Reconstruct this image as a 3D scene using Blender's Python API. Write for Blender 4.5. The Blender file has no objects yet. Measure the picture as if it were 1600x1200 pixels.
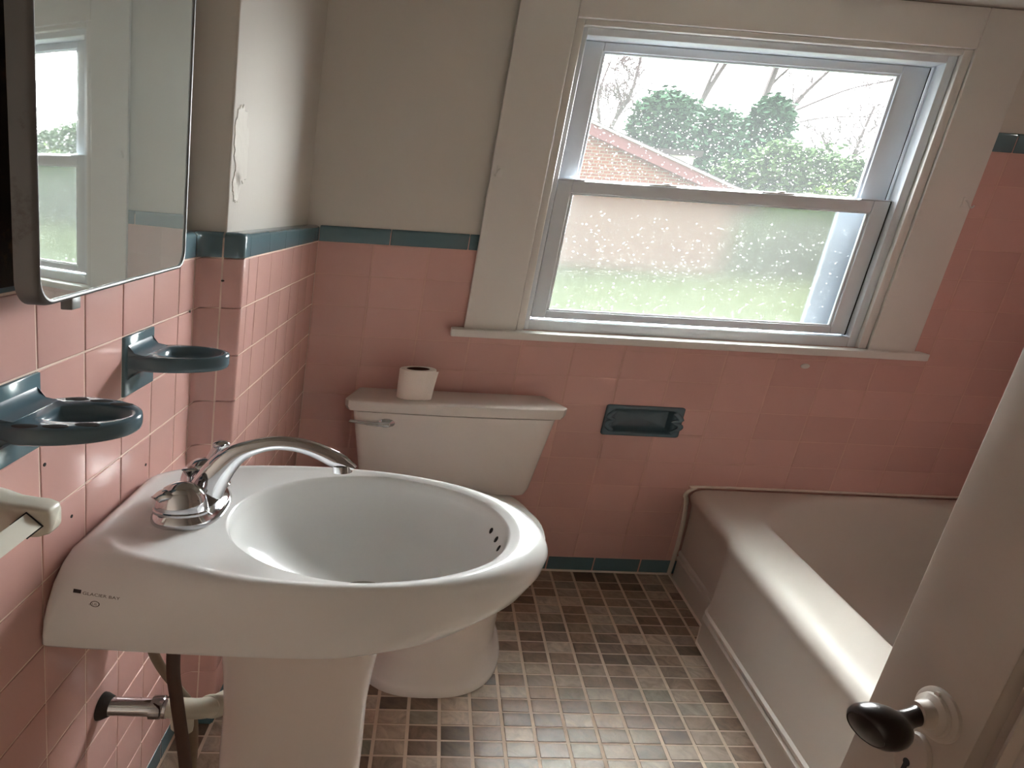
# A small pink-tiled bathroom: pedestal sink, toilet under a sash window, tub, open door.
# The room's plan is out of square: the window wall runs along U and the side walls along V,
# about 69 degrees apart, and every fixture is set out along those two wall directions.
# All sizes below are room coordinates (a along the window wall, b away from it towards
# the door as negative numbers, h up from the floor).
import bpy, bmesh, math, random
from mathutils import Vector, Matrix, noise
from mathutils.bvhtree import BVHTree
R = random.Random(7)
PI = math.pi
U = Vector((1.80633, 0, 0)); V = Vector((0.38666, 1, 0)); W = Vector((0, 0, 1))
def P(p): return U*p[0] + V*p[1] + W*p[2]
sc = bpy.context.scene
col = sc.collection
T = 0.1095            # wall tile pitch
HP = 2.135            # ceiling height

# ------------------------------------------------------------------ materials
def new_mat(name):
    m = bpy.data.materials.new(name); m.use_nodes = True
    nt = m.node_tree; b = nt.nodes['Principled BSDF']
    return m, nt, b
def srgb(r, g, b):
    f = lambda c: (c/255/12.92) if c/255 <= .04045 else ((c/255+.055)/1.055)**2.4
    return (f(r), f(g), f(b), 1)
def N(nt, t, **kw):
    n = nt.nodes.new(t)
    for k, v in kw.items():
        if k.startswith('_'): setattr(n, k[1:], v)
        else: n.inputs[k].default_value = v
    return n
def mat(name, c, rough=.5, metal=0, coat=0, var=0, vscale=8, bump=0, bscale=60, island=0, spec=.5, dark=None, dthr=(.55, .7), dscale=6):
    m, nt, b = new_mat(name)
    b.inputs['Base Color'].default_value = c
    b.inputs['Roughness'].default_value = rough
    b.inputs['Metallic'].default_value = metal
    b.inputs['Coat Weight'].default_value = coat
    b.inputs['Coat Roughness'].default_value = .04
    b.inputs['Specular IOR Level'].default_value = spec
    geo = N(nt, 'ShaderNodeNewGeometry')
    src = None
    if var or island or dark:
        rgb = N(nt, 'ShaderNodeRGB'); rgb.outputs[0].default_value = c; src = rgb.outputs[0]
    if var:
        no = N(nt, 'ShaderNodeTexNoise', Scale=vscale, Detail=5, Roughness=.6)
        nt.links.new(geo.outputs['Position'], no.inputs['Vector'])
        mr = N(nt, 'ShaderNodeMapRange'); mr.inputs['To Min'].default_value = 1-var; mr.inputs['To Max'].default_value = 1+var
        nt.links.new(no.outputs['Fac'], mr.inputs['Value'])
        mx = N(nt, 'ShaderNodeVectorMath', _operation='SCALE')
        nt.links.new(src, mx.inputs[0]); nt.links.new(mr.outputs[0], mx.inputs['Scale']); src = mx.outputs[0]
    if island:
        mr = N(nt, 'ShaderNodeMapRange'); mr.inputs['To Min'].default_value = 1-island; mr.inputs['To Max'].default_value = 1+island
        nt.links.new(geo.outputs['Random Per Island'], mr.inputs['Value'])
        mx = N(nt, 'ShaderNodeVectorMath', _operation='SCALE')
        nt.links.new(src, mx.inputs[0]); nt.links.new(mr.outputs[0], mx.inputs['Scale']); src = mx.outputs[0]
    if dark:
        no = N(nt, 'ShaderNodeTexNoise', Scale=dscale, Detail=6, Roughness=.7)
        nt.links.new(geo.outputs['Position'], no.inputs['Vector'])
        mr = N(nt, 'ShaderNodeMapRange'); mr.inputs['From Min'].default_value = dthr[0]; mr.inputs['From Max'].default_value = dthr[1]
        nt.links.new(no.outputs['Fac'], mr.inputs['Value'])
        mx = N(nt, 'ShaderNodeMix', _data_type='RGBA'); mx.inputs[7].default_value = dark
        nt.links.new(mr.outputs[0], mx.inputs[0]); nt.links.new(src, mx.inputs[6]); src = mx.outputs[2]
    if src: nt.links.new(src, b.inputs['Base Color'])
    if bump:
        no = N(nt, 'ShaderNodeTexNoise', Scale=bscale, Detail=4)
        nt.links.new(geo.outputs['Position'], no.inputs['Vector'])
        bp = N(nt, 'ShaderNodeBump', Strength=bump, Distance=.01)
        nt.links.new(no.outputs['Fac'], bp.inputs['Height']); nt.links.new(bp.outputs[0], b.inputs['Normal'])
    return m

M = {}
M['pink'] = mat('pink glazed tile', srgb(212, 169, 161), .25, island=.05, var=.04, vscale=5, bump=.03, bscale=14, spec=.32)
M['grout'] = mat('pinkish tile grout', srgb(212, 170, 158), .8, var=.12, vscale=25)
M['grout_pale'] = mat('pale tile grout', srgb(234, 212, 198), .8, var=.12, vscale=25)
M['blue'] = mat('blue glazed tile', srgb(94, 121, 130), .15, island=.06, bump=.04, bscale=18)
M['blue_dish'] = mat('blue glazed ceramic', srgb(86, 109, 120), .18, var=.05)
M['plaster'] = mat('painted plaster', srgb(210, 205, 197), .75, var=.03, vscale=3, bump=.04, bscale=35)
M['patch'] = mat('bare plaster patch', srgb(214, 210, 202), .85, var=.06, vscale=30, bump=.2, bscale=40)
M['trim'] = mat('white painted wood', srgb(222, 219, 214), .42, var=.03, vscale=6, bump=.06, bscale=22)
M['vinyl'] = mat('white vinyl', srgb(220, 226, 232), .35, var=.02)
M['ceiling'] = mat('painted ceiling', srgb(182, 176, 166), .85, var=.03)
M['china'] = mat('white glazed china', srgb(226, 227, 226), .14, spec=.4)
M['china2'] = mat('warm white china', srgb(220, 212, 206), .16, spec=.4)
M['tub'] = mat('worn enamel', srgb(208, 200, 192), .45, coat=0, spec=.2, var=.03, vscale=4)
M['chrome'] = mat('chrome', (.58, .58, .60, 1), .07, 1)
M['steel'] = mat('brushed steel', (.20, .20, .20, 1), .55, 1, dark=(.10, .08, .06, 1), dthr=(.56, .75), dscale=14)
M['rust_shade'] = mat('rusted steel and gap shade', srgb(40, 32, 26), .7, dark=(.09, .045, .02, 1), dscale=22)
M['dark'] = mat('dark cavity', (.01, .009, .008, 1), .8)
M['caulk'] = mat('old caulk', srgb(230, 218, 206), .7, var=.12, vscale=40, bump=.2, bscale=80)
M['paper'] = mat('tissue paper', srgb(240, 230, 222), .95, bump=.15, bscale=160)
M['card'] = mat('brown cardboard', srgb(84, 46, 34), .9)
M['pvc'] = mat('white plastic pipe', srgb(206, 206, 192), .35)
M['hose_brown'] = mat('brown supply tube', srgb(70, 48, 36), .45, var=.15, vscale=30)
M['hose_grey'] = mat('grey supply tube', srgb(128, 112, 92), .4, var=.1, vscale=30)
M['knob'] = mat('dark bronze', srgb(38, 30, 27), .28, .35)
M['door'] = mat('painted door', srgb(176, 164, 152), .5, var=.03, vscale=5, bump=.05, bscale=30, dark=srgb(150, 136, 122), dthr=(.68, .76), dscale=9)
M['ivory'] = mat('ivory ceramic', srgb(204, 200, 186), .25)
M['print'] = mat('black print', srgb(40, 28, 26), .6)
M['drop'] = None

# mosaic stone: random colour per tile, veined
m, nt, b = new_mat('stone mosaic')
geo = N(nt, 'ShaderNodeNewGeometry')
cr = N(nt, 'ShaderNodeValToRGB'); cr.color_ramp.interpolation = 'LINEAR'
els = [(0, (92, 70, 56)), (.16, (150, 126, 108)), (.32, (116, 94, 80)), (.48, (178, 158, 140)), (.62, (134, 118, 100)), (.74, (98, 80, 68)), (.86, (190, 172, 156)), (1, (122, 116, 102))]
while len(cr.color_ramp.elements) < len(els): cr.color_ramp.elements.new(.5)
for e, (p_, c_) in zip(cr.color_ramp.elements, els): e.position = p_; e.color = srgb(*c_)
nt.links.new(geo.outputs['Random Per Island'], cr.inputs[0])
sc3 = N(nt, 'ShaderNodeVectorMath', _operation='SCALE'); sc3.inputs['Scale'].default_value = 37.0
comb = N(nt, 'ShaderNodeCombineXYZ')
for k in range(3): nt.links.new(geo.outputs['Random Per Island'], comb.inputs[k])
nt.links.new(comb.outputs[0], sc3.inputs[0])
ad = N(nt, 'ShaderNodeVectorMath', _operation='ADD')
nt.links.new(geo.outputs['Position'], ad.inputs[0]); nt.links.new(sc3.outputs[0], ad.inputs[1])
no = N(nt, 'ShaderNodeTexNoise', Scale=16, Detail=7, Roughness=.65, Distortion=1.6)
nt.links.new(ad.outputs[0], no.inputs['Vector'])
mr = N(nt, 'ShaderNodeMapRange'); mr.inputs['From Min'].default_value = .3; mr.inputs['From Max'].default_value = .7
mr.inputs['To Min'].default_value = .62; mr.inputs['To Max'].default_value = 1.32
nt.links.new(no.outputs['Fac'], mr.inputs['Value'])
mx = N(nt, 'ShaderNodeVectorMath', _operation='SCALE')
nt.links.new(cr.outputs[0], mx.inputs[0]); nt.links.new(mr.outputs[0], mx.inputs['Scale'])
nt.links.new(mx.outputs[0], b.inputs['Base Color'])
b.inputs['Roughness'].default_value = .42
bp = N(nt, 'ShaderNodeBump', Strength=.12, Distance=.01); nt.links.new(no.outputs['Fac'], bp.inputs['Height']); nt.links.new(bp.outputs[0], b.inputs['Normal'])
M['stone'] = m
M['floor_grout'] = mat('floor grout', srgb(210, 190, 172), .85, var=.1, vscale=20)

# mirror: aged silvering
m, nt, b = new_mat('dusty mirror')
b.inputs['Metallic'].default_value = 1; b.inputs['Roughness'].default_value = .02
b.inputs['Base Color'].default_value = (.72, .77, .74, 1)
dfm = N(nt, 'ShaderNodeBsdfDiffuse'); dfm.inputs[0].default_value = (.62, .68, .64, 1)
mxm = N(nt, 'ShaderNodeMixShader'); mxm.inputs[0].default_value = .24
nt.links.new(b.outputs[0], mxm.inputs[1]); nt.links.new(dfm.outputs[0], mxm.inputs[2]); nt.links.new(mxm.outputs[0], nt.nodes['Material Output'].inputs[0])
M['mirror'] = m

# clear pane, a little wet and dirty: mostly see-through, some sheen, a thin scattering film
def pane(name, film, tint=(1, 1, 1, 1)):
    m = bpy.data.materials.new(name); m.use_nodes = True; nt = m.node_tree; nt.nodes.clear()
    out = N(nt, 'ShaderNodeOutputMaterial')
    tr = N(nt, 'ShaderNodeBsdfTransparent'); tr.inputs[0].default_value = tint
    gl = N(nt, 'ShaderNodeBsdfGlossy'); gl.inputs['Roughness'].default_value = .02
    tl = N(nt, 'ShaderNodeBsdfTranslucent'); tl.inputs[0].default_value = (.92, .96, .96, 1)
    fr = N(nt, 'ShaderNodeFresnel'); fr.inputs['IOR'].default_value = 1.3
    m1 = N(nt, 'ShaderNodeMixShader'); m1.inputs[0].default_value = film
    nt.links.new(tr.outputs[0], m1.inputs[1]); nt.links.new(tl.outputs[0], m1.inputs[2])
    m2 = N(nt, 'ShaderNodeMixShader')
    nt.links.new(fr.outputs[0], m2.inputs[0]); nt.links.new(m1.outputs[0], m2.inputs[1]); nt.links.new(gl.outputs[0], m2.inputs[2])
    nt.links.new(m2.outputs[0], out.inputs[0])
    return m
M['glass'] = pane('clear wet pane', .024)
# obscure pane: rough refraction through a thin slab, fogged
m = bpy.data.materials.new('frosted pane'); m.use_nodes = True; nt = m.node_tree; nt.nodes.clear()
out = N(nt, 'ShaderNodeOutputMaterial')
rf = N(nt, 'ShaderNodeBsdfRefraction'); rf.inputs['Roughness'].default_value = .15; rf.inputs['IOR'].default_value = 1.35
rf.inputs[0].default_value = (.80, .82, .80, 1)
tl = N(nt, 'ShaderNodeBsdfTranslucent'); tl.inputs[0].default_value = (.9, .92, .9, 1)
gl = N(nt, 'ShaderNodeBsdfGlossy'); gl.inputs['Roughness'].default_value = .12
fr = N(nt, 'ShaderNodeFresnel'); fr.inputs['IOR'].default_value = 1.25
m1 = N(nt, 'ShaderNodeMixShader'); m1.inputs[0].default_value = .028
nt.links.new(rf.outputs[0], m1.inputs[1]); nt.links.new(tl.outputs[0], m1.inputs[2])
m2 = N(nt, 'ShaderNodeMixShader'); nt.links.new(fr.outputs[0], m2.inputs[0]); nt.links.new(m1.outputs[0], m2.inputs[1]); nt.links.new(gl.outputs[0], m2.inputs[2])
nt.links.new(m2.outputs[0], out.inputs[0])
M['frost'] = m
# water beads
m = bpy.data.materials.new('water beads'); m.use_nodes = True; nt = m.node_tree; nt.nodes.clear()
out = N(nt, 'ShaderNodeOutputMaterial')
tl = N(nt, 'ShaderNodeBsdfTranslucent'); tl.inputs[0].default_value = (1, 1, 1, 1)
tr = N(nt, 'ShaderNodeBsdfTransparent')
m1 = N(nt, 'ShaderNodeMixShader'); m1.inputs[0].default_value = .16
nt.links.new(tr.outputs[0], m1.inputs[1]); nt.links.new(tl.outputs[0], m1.inputs[2]); nt.links.new(m1.outputs[0], out.inputs[0])
M['drop'] = m
# outside
M['leaf'] = mat('evergreen foliage', srgb(66, 96, 72), .8, island=.45, spec=.03)
M['leaf2'] = mat('yellow green foliage', srgb(84, 106, 50), .8, island=.4, spec=.03)
M['bark'] = mat('grey bark', srgb(122, 114, 114), .9, var=.15, spec=.05)
M['lawn'] = mat('lawn', srgb(38, 44, 21), .9, var=.2, vscale=.6, spec=0)
M['alu'] = mat('grey aluminium frame', srgb(70, 72, 78), .5)
M['screen'] = mat('grey screen frame', srgb(118, 124, 136), .6)
M['leaf3'] = mat('pale green foliage', srgb(84, 108, 70), .8, island=.45, spec=.03)
M['rake'] = mat('faded red trim', srgb(176, 120, 120), .7, var=.06)
M['white_ext'] = mat('white outdoor paint', srgb(225, 225, 222), .6)
M['roof'] = mat('grey shingles', srgb(90, 84, 84), .95, spec=.0, var=.15, vscale=4)
m, nt, b = new_mat('red brick')
tc = N(nt, 'ShaderNodeUVMap')
bk = N(nt, 'ShaderNodeTexBrick', Scale=1.0)
bk.inputs['Color1'].default_value = srgb(186, 118, 92); bk.inputs['Color2'].default_value = srgb(166, 104, 86); bk.inputs['Mortar'].default_value = srgb(190, 172, 152)
bk.inputs['Brick Width'].default_value = .22; bk.inputs['Row Height'].default_value = .085; bk.inputs['Mortar Size'].default_value = .012
nt.links.new(tc.outputs[0], bk.inputs['Vector']); nt.links.new(bk.outputs['Color'], b.inputs['Base Color']); b.inputs['Roughness'].default_value = .9
M['brick'] = m

# ------------------------------------------------------------------ mesh builder (room coordinates)
def mul(p, s): return (p[0]*s, p[1]*s, p[2]*s)
class MB:
    def __init__(self): self.v = []; self.f = []
    def add(self, vs, fs):
        o = len(self.v); self.v += [tuple(p) for p in vs]; self.f += [tuple(i+o for i in f) for f in fs]; return self
    def box(self, a0, a1, b0, b1, h0, h1, bev=0, seg=2):
        a0, a1 = min(a0, a1), max(a0, a1); b0, b1 = min(b0, b1), max(b0, b1); h0, h1 = min(h0, h1), max(h0, h1)
        bm = bmesh.new(); bmesh.ops.create_cube(bm, size=1)
        for v in bm.verts:
            v.co = Vector(((a0+a1)/2 + v.co.x*(a1-a0), (b0+b1)/2 + v.co.y*(b1-b0), (h0+h1)/2 + v.co.z*(h1-h0)))
        if bev: bmesh.ops.bevel(bm, geom=bm.edges[:], offset=min(bev, .45*min(a1-a0, b1-b0, h1-h0)), segments=seg, profile=.5, affect='EDGES')
        return self.bm(bm)
    def bm(self, bm, mtx=None):
        bm.verts.index_update()
        vs = [tuple(mtx @ v.co) if mtx else tuple(v.co) for v in bm.verts]
        fs = [tuple(v.index for v in f.verts) for f in bm.faces]; bm.free()
        return self.add(vs, fs)
    def loft(self, loops, cap0=False, cap1=False, closed=True):
        n = len(loops[0]); vs = [p for L in loops for p in L]; fs = []
        for k in range(len(loops)-1):
            for i in range(n if closed else n-1):
                j = (i+1) % n
                fs.append((k*n+i, k*n+j, (k+1)*n+j, (k+1)*n+i))
        def cap(L, k, rev):
            c = tuple(sum(p[q] for p in L)/len(L) for q in range(3)); vs.append(c); ci = len(vs)-1
            for i in range(n):
                j = (i+1) % n
                fs.append((ci, k*n+j, k*n+i) if rev else (ci, k*n+i, k*n+j))
        if cap0: cap(loops[0], 0, True)
        if cap1: cap(loops[-1], len(loops)-1, False)
        return self.add(vs, fs)
    def tube(self, pts, rad, n=12, caps=True, flat=1.0):
        pts = [Vector(p) for p in pts]; m_ = len(pts)
        if not hasattr(rad, '__len__'): rad = [rad]*m_
        loops = []; up = None
        for i in range(m_):
            t = (pts[min(i+1, m_-1)]-pts[max(i-1, 0)]).normalized()
            if up is None:
                up = Vector((0, 0, 1)) if abs(t.z) < .9 else Vector((0, 1, 0))
            s = t.cross(up).normalized(); up = s.cross(t).normalized()
            loops.append([tuple(pts[i]+(s*math.cos(q)*rad[i]+up*math.sin(q)*rad[i]*flat)) for q in [2*PI*k/n for k in range(n)]])
        return self.loft(loops, caps, caps)
    def lathe(self, prof, c, axis=(0, 0, 1), n=24, sx=1.0, sy=1.0):
        ax = Vector(axis).normalized()
        x = Vector((1, 0, 0)) if abs(ax.x) < .9 else Vector((0, 1, 0))
        x = (x-ax*x.dot(ax)).normalized(); y = ax.cross(x); c = Vector(c)
        loops = [[tuple(c+ax*z+x*(r*sx*math.cos(2*PI*k/n))+y*(r*sy*math.sin(2*PI*k/n))) for k in range(n)] for r, z in prof]
        return self.loft(loops, True, True)
    def ball(self, c, r, n=16, rings=10):
        r = r if hasattr(r, '__len__') else (r, r, r)
        loops = [[(c[0]+r[0]*math.sin(t)*math.cos(q), c[1]+r[1]*math.sin(t)*math.sin(q), c[2]-r[2]*math.cos(t)) for q in [2*PI*k/n for k in range(n)]]
                 for t in [PI*(i+.5)/rings for i in range(rings)]]
        return self.loft(loops, True, True)
    def build(self, name, m, parent=None, angle=35, sub=0, uv=None, smooth=True):
        me = bpy.data.meshes.new(name)
        org = Vector((0, 0, 0)); q = parent
        while q is not None: org += q.location; q = q.parent
        me.from_pydata([P(p)-org for p in self.v], [], self.f)
        bm = bmesh.new(); bm.from_mesh(me); bmesh.ops.recalc_face_normals(bm, faces=bm.faces[:]); bm.to_mesh(me); bm.free()
        if uv:
            ia, ib = uv; L = me.uv_layers.new(name='UVMap')
            for lp in me.loops:
                p = self.v[lp.vertex_index]; L.data[lp.index].uv = (p[ia]*(1.8 if ia == 0 else 1), p[ib])
        me.materials.append(m)
        if smooth:
            for p_ in me.polygons: p_.use_smooth = True
            if angle: me.set_sharp_from_angle(angle=math.radians(angle))
        o = bpy.data.objects.new(name, me); col.objects.link(o)
        if parent is not None: o.parent = parent
        if sub:
            s = o.modifiers.new('sub', 'SUBSURF'); s.levels = sub; s.render_levels = sub
        return o
def box(name, m, parent, *a, bev=0, seg=2, **k): return MB().box(*a, bev=bev, seg=seg).build(name, m, parent, **k)
def tag(o, label=None, cat=None, group=None, kind=None):
    if label: o['label'] = label
    if cat: o['category'] = cat
    if group: o['group'] = group
    if kind: o['kind'] = kind
    return o
def thing(name, base, label, cat, group=None):
    o = bpy.data.objects.new(name, None); o.empty_display_size = .05; col.objects.link(o); o.location = P(base)
    return tag(o, label, cat, group)
def sub_empty(name, base, parent):
    o = bpy.data.objects.new(name, None); o.empty_display_size = .03; col.objects.link(o)
    o.parent = parent; org = Vector((0, 0, 0)); q = parent
    while q is not None: org += q.location; q = q.parent
    o.location = P(base)-org
    return o
def struct(name, kind='structure'):
    o = bpy.data.objects.new(name, None); col.objects.link(o); o['kind'] = kind; return o

def sup(ca, cb, ra, rb, h, n=48, e=2.0, ph=0):      # superellipse ring in plan
    L = []
    for k in range(n):
        t = 2*PI*k/n+ph; c, s = math.cos(t), math.sin(t)
        L.append((ca+ra*math.copysign(abs(c)**(2/e), c), cb+rb*math.copysign(abs(s)**(2/e), s), h))
    return L
def smooth_path(pts, k=6):                          # Catmull-Rom
    pts = [Vector(p) for p in pts]; out = []
    for i in range(len(pts)-1):
        p0 = pts[max(i-1, 0)]; p1 = pts[i]; p2 = pts[i+1]; p3 = pts[min(i+2, len(pts)-1)]
        for s in range(k):
            t = s/k
            out.append(tuple(.5*((2*p1)+(-p0+p2)*t+(2*p0-5*p1+4*p2-p3)*t*t+(-p0+3*p1-3*p2+p3)*t**3)))
    out.append(tuple(pts[-1])); return out

# ------------------------------------------------------------------ tiling
def cut(rects, hole):
    out = []
    for (u0, u1, v0, v1) in rects:
        x0, x1, y0, y1 = hole
        if x1 <= u0 or x0 >= u1 or y1 <= v0 or y0 >= v1: out.append((u0, u1, v0, v1)); continue
        if v0 < y0: out.append((u0, u1, v0, y0))
        if y1 < v1: out.append((u0, u1, y1, v1))
        if u0 < x0: out.append((u0, x0, max(v0, y0), min(v1, y1)))
        if x1 < u1: out.append((x1, u1, max(v0, y0), min(v1, y1)))
    return [r for r in out if r[1]-r[0] > .004 and r[3]-r[2] > .004]
def tile(mb, fn, u0, u1, v0, v1, gap=.0014, thk=.007, rnd=.0012, jit=.00022):
    u0 += gap; u1 -= gap; v0 += gap; v1 -= gap
    if u1-u0 < .005 or v1-v0 < .005: return
    w = [R.uniform(-jit, jit) for _ in range(4)]
    loops = []
    for ins, d in ((0, -thk), (0, -rnd*1.2), (rnd*.3, -rnd*.45), (rnd, -rnd*.08), (rnd*2.2, 0)):
        q = [(u0+ins, v0+ins), (u1-ins, v0+ins), (u1-ins, v1-ins), (u0+ins, v1-ins)]
        loops.append([fn(u, v, d+(w[k] if d > -thk else 0)) for k, (u, v) in enumerate(q)])
    mb.loft(loops, False, False)
    n = len(mb.v); mb.f.append((n-4, n-3, n-2, n-1))
def field(us, vs, fn, holes=(), mb=None, **k):
    mb = mb or MB()
    for i in range(len(us)-1):
        for j in range(len(vs)-1):
            rr = [(us[i], us[i+1], vs[j], vs[j+1])]
            for hl in holes: rr = cut(rr, hl)
            for r_ in rr: tile(mb, fn, *r_, **k)
    return mb
def slab(u0, u1, v0, v1, fn, w0, w1, holes=()):      # wall slab with real openings
    mb = MB(); rr = [(u0, u1, v0, v1)]
    for hl in holes: rr = cut(rr, hl)
    for (x0, x1, y0, y1) in rr:
        q = [(x0, y0), (x1, y0), (x1, y1), (x0, y1)]
        lo = [fn(u, v, w0) for u, v in q]; hi = [fn(u, v, w1) for u, v in q]
        mb.add(lo+hi, [(0, 1, 2, 3), (4, 5, 6, 7), (0, 1, 5, 4), (1, 2, 6, 5), (2, 3, 7, 6), (3, 0, 4, 7)])
    return mb
back = lambda u, v, w: (u, -w, v)                    # face at b = 0
chase = lambda u, v, w: (w, u, v)                    # face at a = 0
AL = -.0494
left = lambda u, v, w: (AL+w, u, v)
ret = lambda u, v, w: (u, -.800-w, v)                # the short face of the chase, towards the door
H0 = 1.2709
ROWS = [H0-k*T for k in range(11, -1, -1)]           # .0664 ... 1.2709
BASE = ROWS[0]
CAP = 1.326
win = (.428, 1.150, 1.0, 1.995)                      # wall opening
nic = (.660, .808, .622, .720)
BF = -2.20                                           # wall at the door end
AR = 1.60

wb = struct('wall_back')
slab(-.25, AR+.15, -.05, HP, back, -.22, -.012, [win, nic]).build('plaster', M['plaster'], wb)
gm = slab(0, AR, 0, CAP-.012, back, -.012, -.0009, [win, nic])
s2 = slab(1.262, AR, CAP-.012, 1.764, back, -.012, -.0009)
gm.add(s2.v, s2.f); gm.build('tile_grout', M['grout'], wb)
us = [0]+[T*i-.0005 for i in range(1, 15)]+[AR]
fb = field(us, ROWS, back, [win, nic])
field([u for u in us if u > 1.2], [H0+k*T for k in range(0, 5)], back, [(0, 1.255, 0, 3)], mb=fb)
fb.build('pink_tile_field', M['pink'], wb)
def cap_run(mb, fn, u0, u1, first, h0, h1, step=.1545, depth=.012):
    cuts = [u0]; u = first
    while u < u1:
        if u > u0+.01: cuts.append(u)
        u += step
    cuts.append(u1)
    for a, b_ in zip(cuts[:-1], cuts[1:]):
        a += .0008; b_ -= .0008; r = .010
        prof = [(-depth, h0), (-.001, h0+.0006), (0.0005, h0+.002), (.0005, h1-r)]
        prof += [(-r+.0005+r*math.cos(q), h1-r+r*math.sin(q)) for q in [PI/2*k/5 for k in range(1, 6)]]+[(-depth, h1)]
        loops = []
        for ins, uu in ((.0009, a), (0, a+.0009), (0, b_-.0009), (.0009, b_)):
            loops.append([fn(uu, hh-(ins if hh > h0+.03 else -ins), w-ins if w > -depth+.0005 else w) for w, hh in prof])
        mb.loft(loops, True, True)
    return mb
cap_run(MB(), back, 0, .315, .139, H0+.001, CAP).build('blue_cap_tiles', M['blue'], wb)
cap_run(MB(), back, 1.262, AR, 1.318, H0+4*T+.001, 1.774).build('blue_cap_tiles', M['blue'], wb)
bb = MB(); field([0, .05]+[.05+.1095*k for k in range(1, 9)], [.001, BASE], back, mb=bb)
bo = bb.build('baseboard_back', M['blue'], None); tag(bo, kind='structure')
MB().tube([(.0, -.004, .004), (.45, -.004, .004), (.892, -.004, .004)], .0045, 8).build('caulk_line', M['caulk'], wb)

# left wall: main face, the boxed chase beside the window wall, and the short return between
wl = struct('wall_left')
PLW = .022
slab(BF-.05, -.80, -.05, HP, left, -.2, -PLW).build('plaster', M['plaster'], wl)
ch = MB().box(-.25, -.024, -.788, .0, -.05, HP, bev=.004); ch.build('chase_plaster', M['plaster'], wl)
slab(BF, -.80, 0, CAP-.012, left, -PLW, -.0009).build('tile_grout', M['grout_pale'], wl)
slab(-.788, 0, 0, CAP-.012, chase, -.0235, -.0009).build('tile_grout', M['grout_pale'], wl)
slab(AL, -.024, 0, CAP-.012, ret, -.0118, -.0009).build('tile_grout', M['grout_pale'], wl)
W5 = -.9134
lu = [W5-T*k for k in range(12, -1, -1)]+[-.838]
d1 = (W5-2*T, W5-T, ROWS[9], ROWS[10])               # soap dish plate takes one tile
d2 = (W5-5*T+.003, W5-4*T, ROWS[9], ROWS[10])
fl = field(lu, ROWS, left, [d1, d2])
field([-.757, -.69, -.575, -.46, -.345, -.23, -.115, 0], ROWS, chase, mb=fl)
# curved corner pieces: cove between wall and return, bullnose on the outer corner
def corner(mb, prof, h0, h1):
    h0 += .001; h1 -= .001
    n = len(prof)
    def off(d):
        out = []
        for i in range(n):
            t = Vector(prof[min(i+1, n-1)])-Vector(prof[max(i-1, 0)]); nn = Vector((t.y, -t.x)).normalized()
            out.append((prof[i][0]-nn.x*d, prof[i][1]-nn.y*d))
        return out
    for a_ in (1,):
        pass
    L = []
    for d, hh in ((.008, h0), (.0012, h0), (.0003, h0+.0006), (0, h0+.002), (0, h1-.002), (.0003, h1-.0006), (.0012, h1), (.008, h1)):
        L.append([(p[0], p[1], hh) for p in off(d)])
    mb.loft(L, False, False, closed=False)
def arc(c, r, q0, q1, k=6): return [(c[0]+r*math.cos(q0+(q1-q0)*i/k), c[1]+r*math.sin(q0+(q1-q0)*i/k)) for i in range(k+1)]
cove = [(AL, -.8369)]+arc((AL+.020, -.820), .020, PI, PI/2)+[(-.0262, -.800)]
bull = [(-.0240, -.800)]+arc((-.011, -.789), .011, -PI/2, 0)+[(0, -.7582)]
for j in range(len(ROWS)-1):
    corner(fl, cove, ROWS[j], ROWS[j+1]); corner(fl, bull, ROWS[j], ROWS[j+1])
fl.build('pink_tile_field', M['pink'], wl)
cp = cap_run(MB(), left, BF, -.838, -2.0, H0+.001, CAP, depth=.021)
cap_run(cp, chase, -.757, 0, -.605, H0+.001, CAP, depth=.0235)
def corner_cap(mb, prof):
    n = len(prof); hs = []
    r = .010
    rows = [(.012, H0+.001), (.001, H0+.0016), (0, H0+.003), (0, CAP-r)]+[(r-r*math.cos(q), CAP-r+r*math.sin(q)) for q in [PI/2*k/5 for k in range(1, 6)]]+[(.023, CAP)]
    L = []
    for d, hh in rows:
        ring = []
        for i in range(n):
            t = Vector(prof[min(i+1, n-1)])-Vector(prof[max(i-1, 0)]); nn = Vector((t.y, -t.x)).normalized()
            ring.append((prof[i][0]-nn.x*(d-.0005), prof[i][1]-nn.y*(d-.0005), hh))
        L.append(ring)
    mb.loft(L, False, False, closed=False)
corner_cap(cp, cove); corner_cap(cp, bull)
cp.build('blue_cap_tiles', M['blue'], wl)
bb = field([W5-.1095*k for k in range(12, -1, -1)]+[-.806], [.001, BASE], left)
field([-.797, -.69, -.575, -.46, -.345, -.23, -.115, 0], [.001, BASE], chase, mb=bb)
field([AL, -.001], [.001, BASE], ret, mb=bb)
tag(bb.build('baseboard_left', M['blue'], None), kind='structure')
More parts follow.
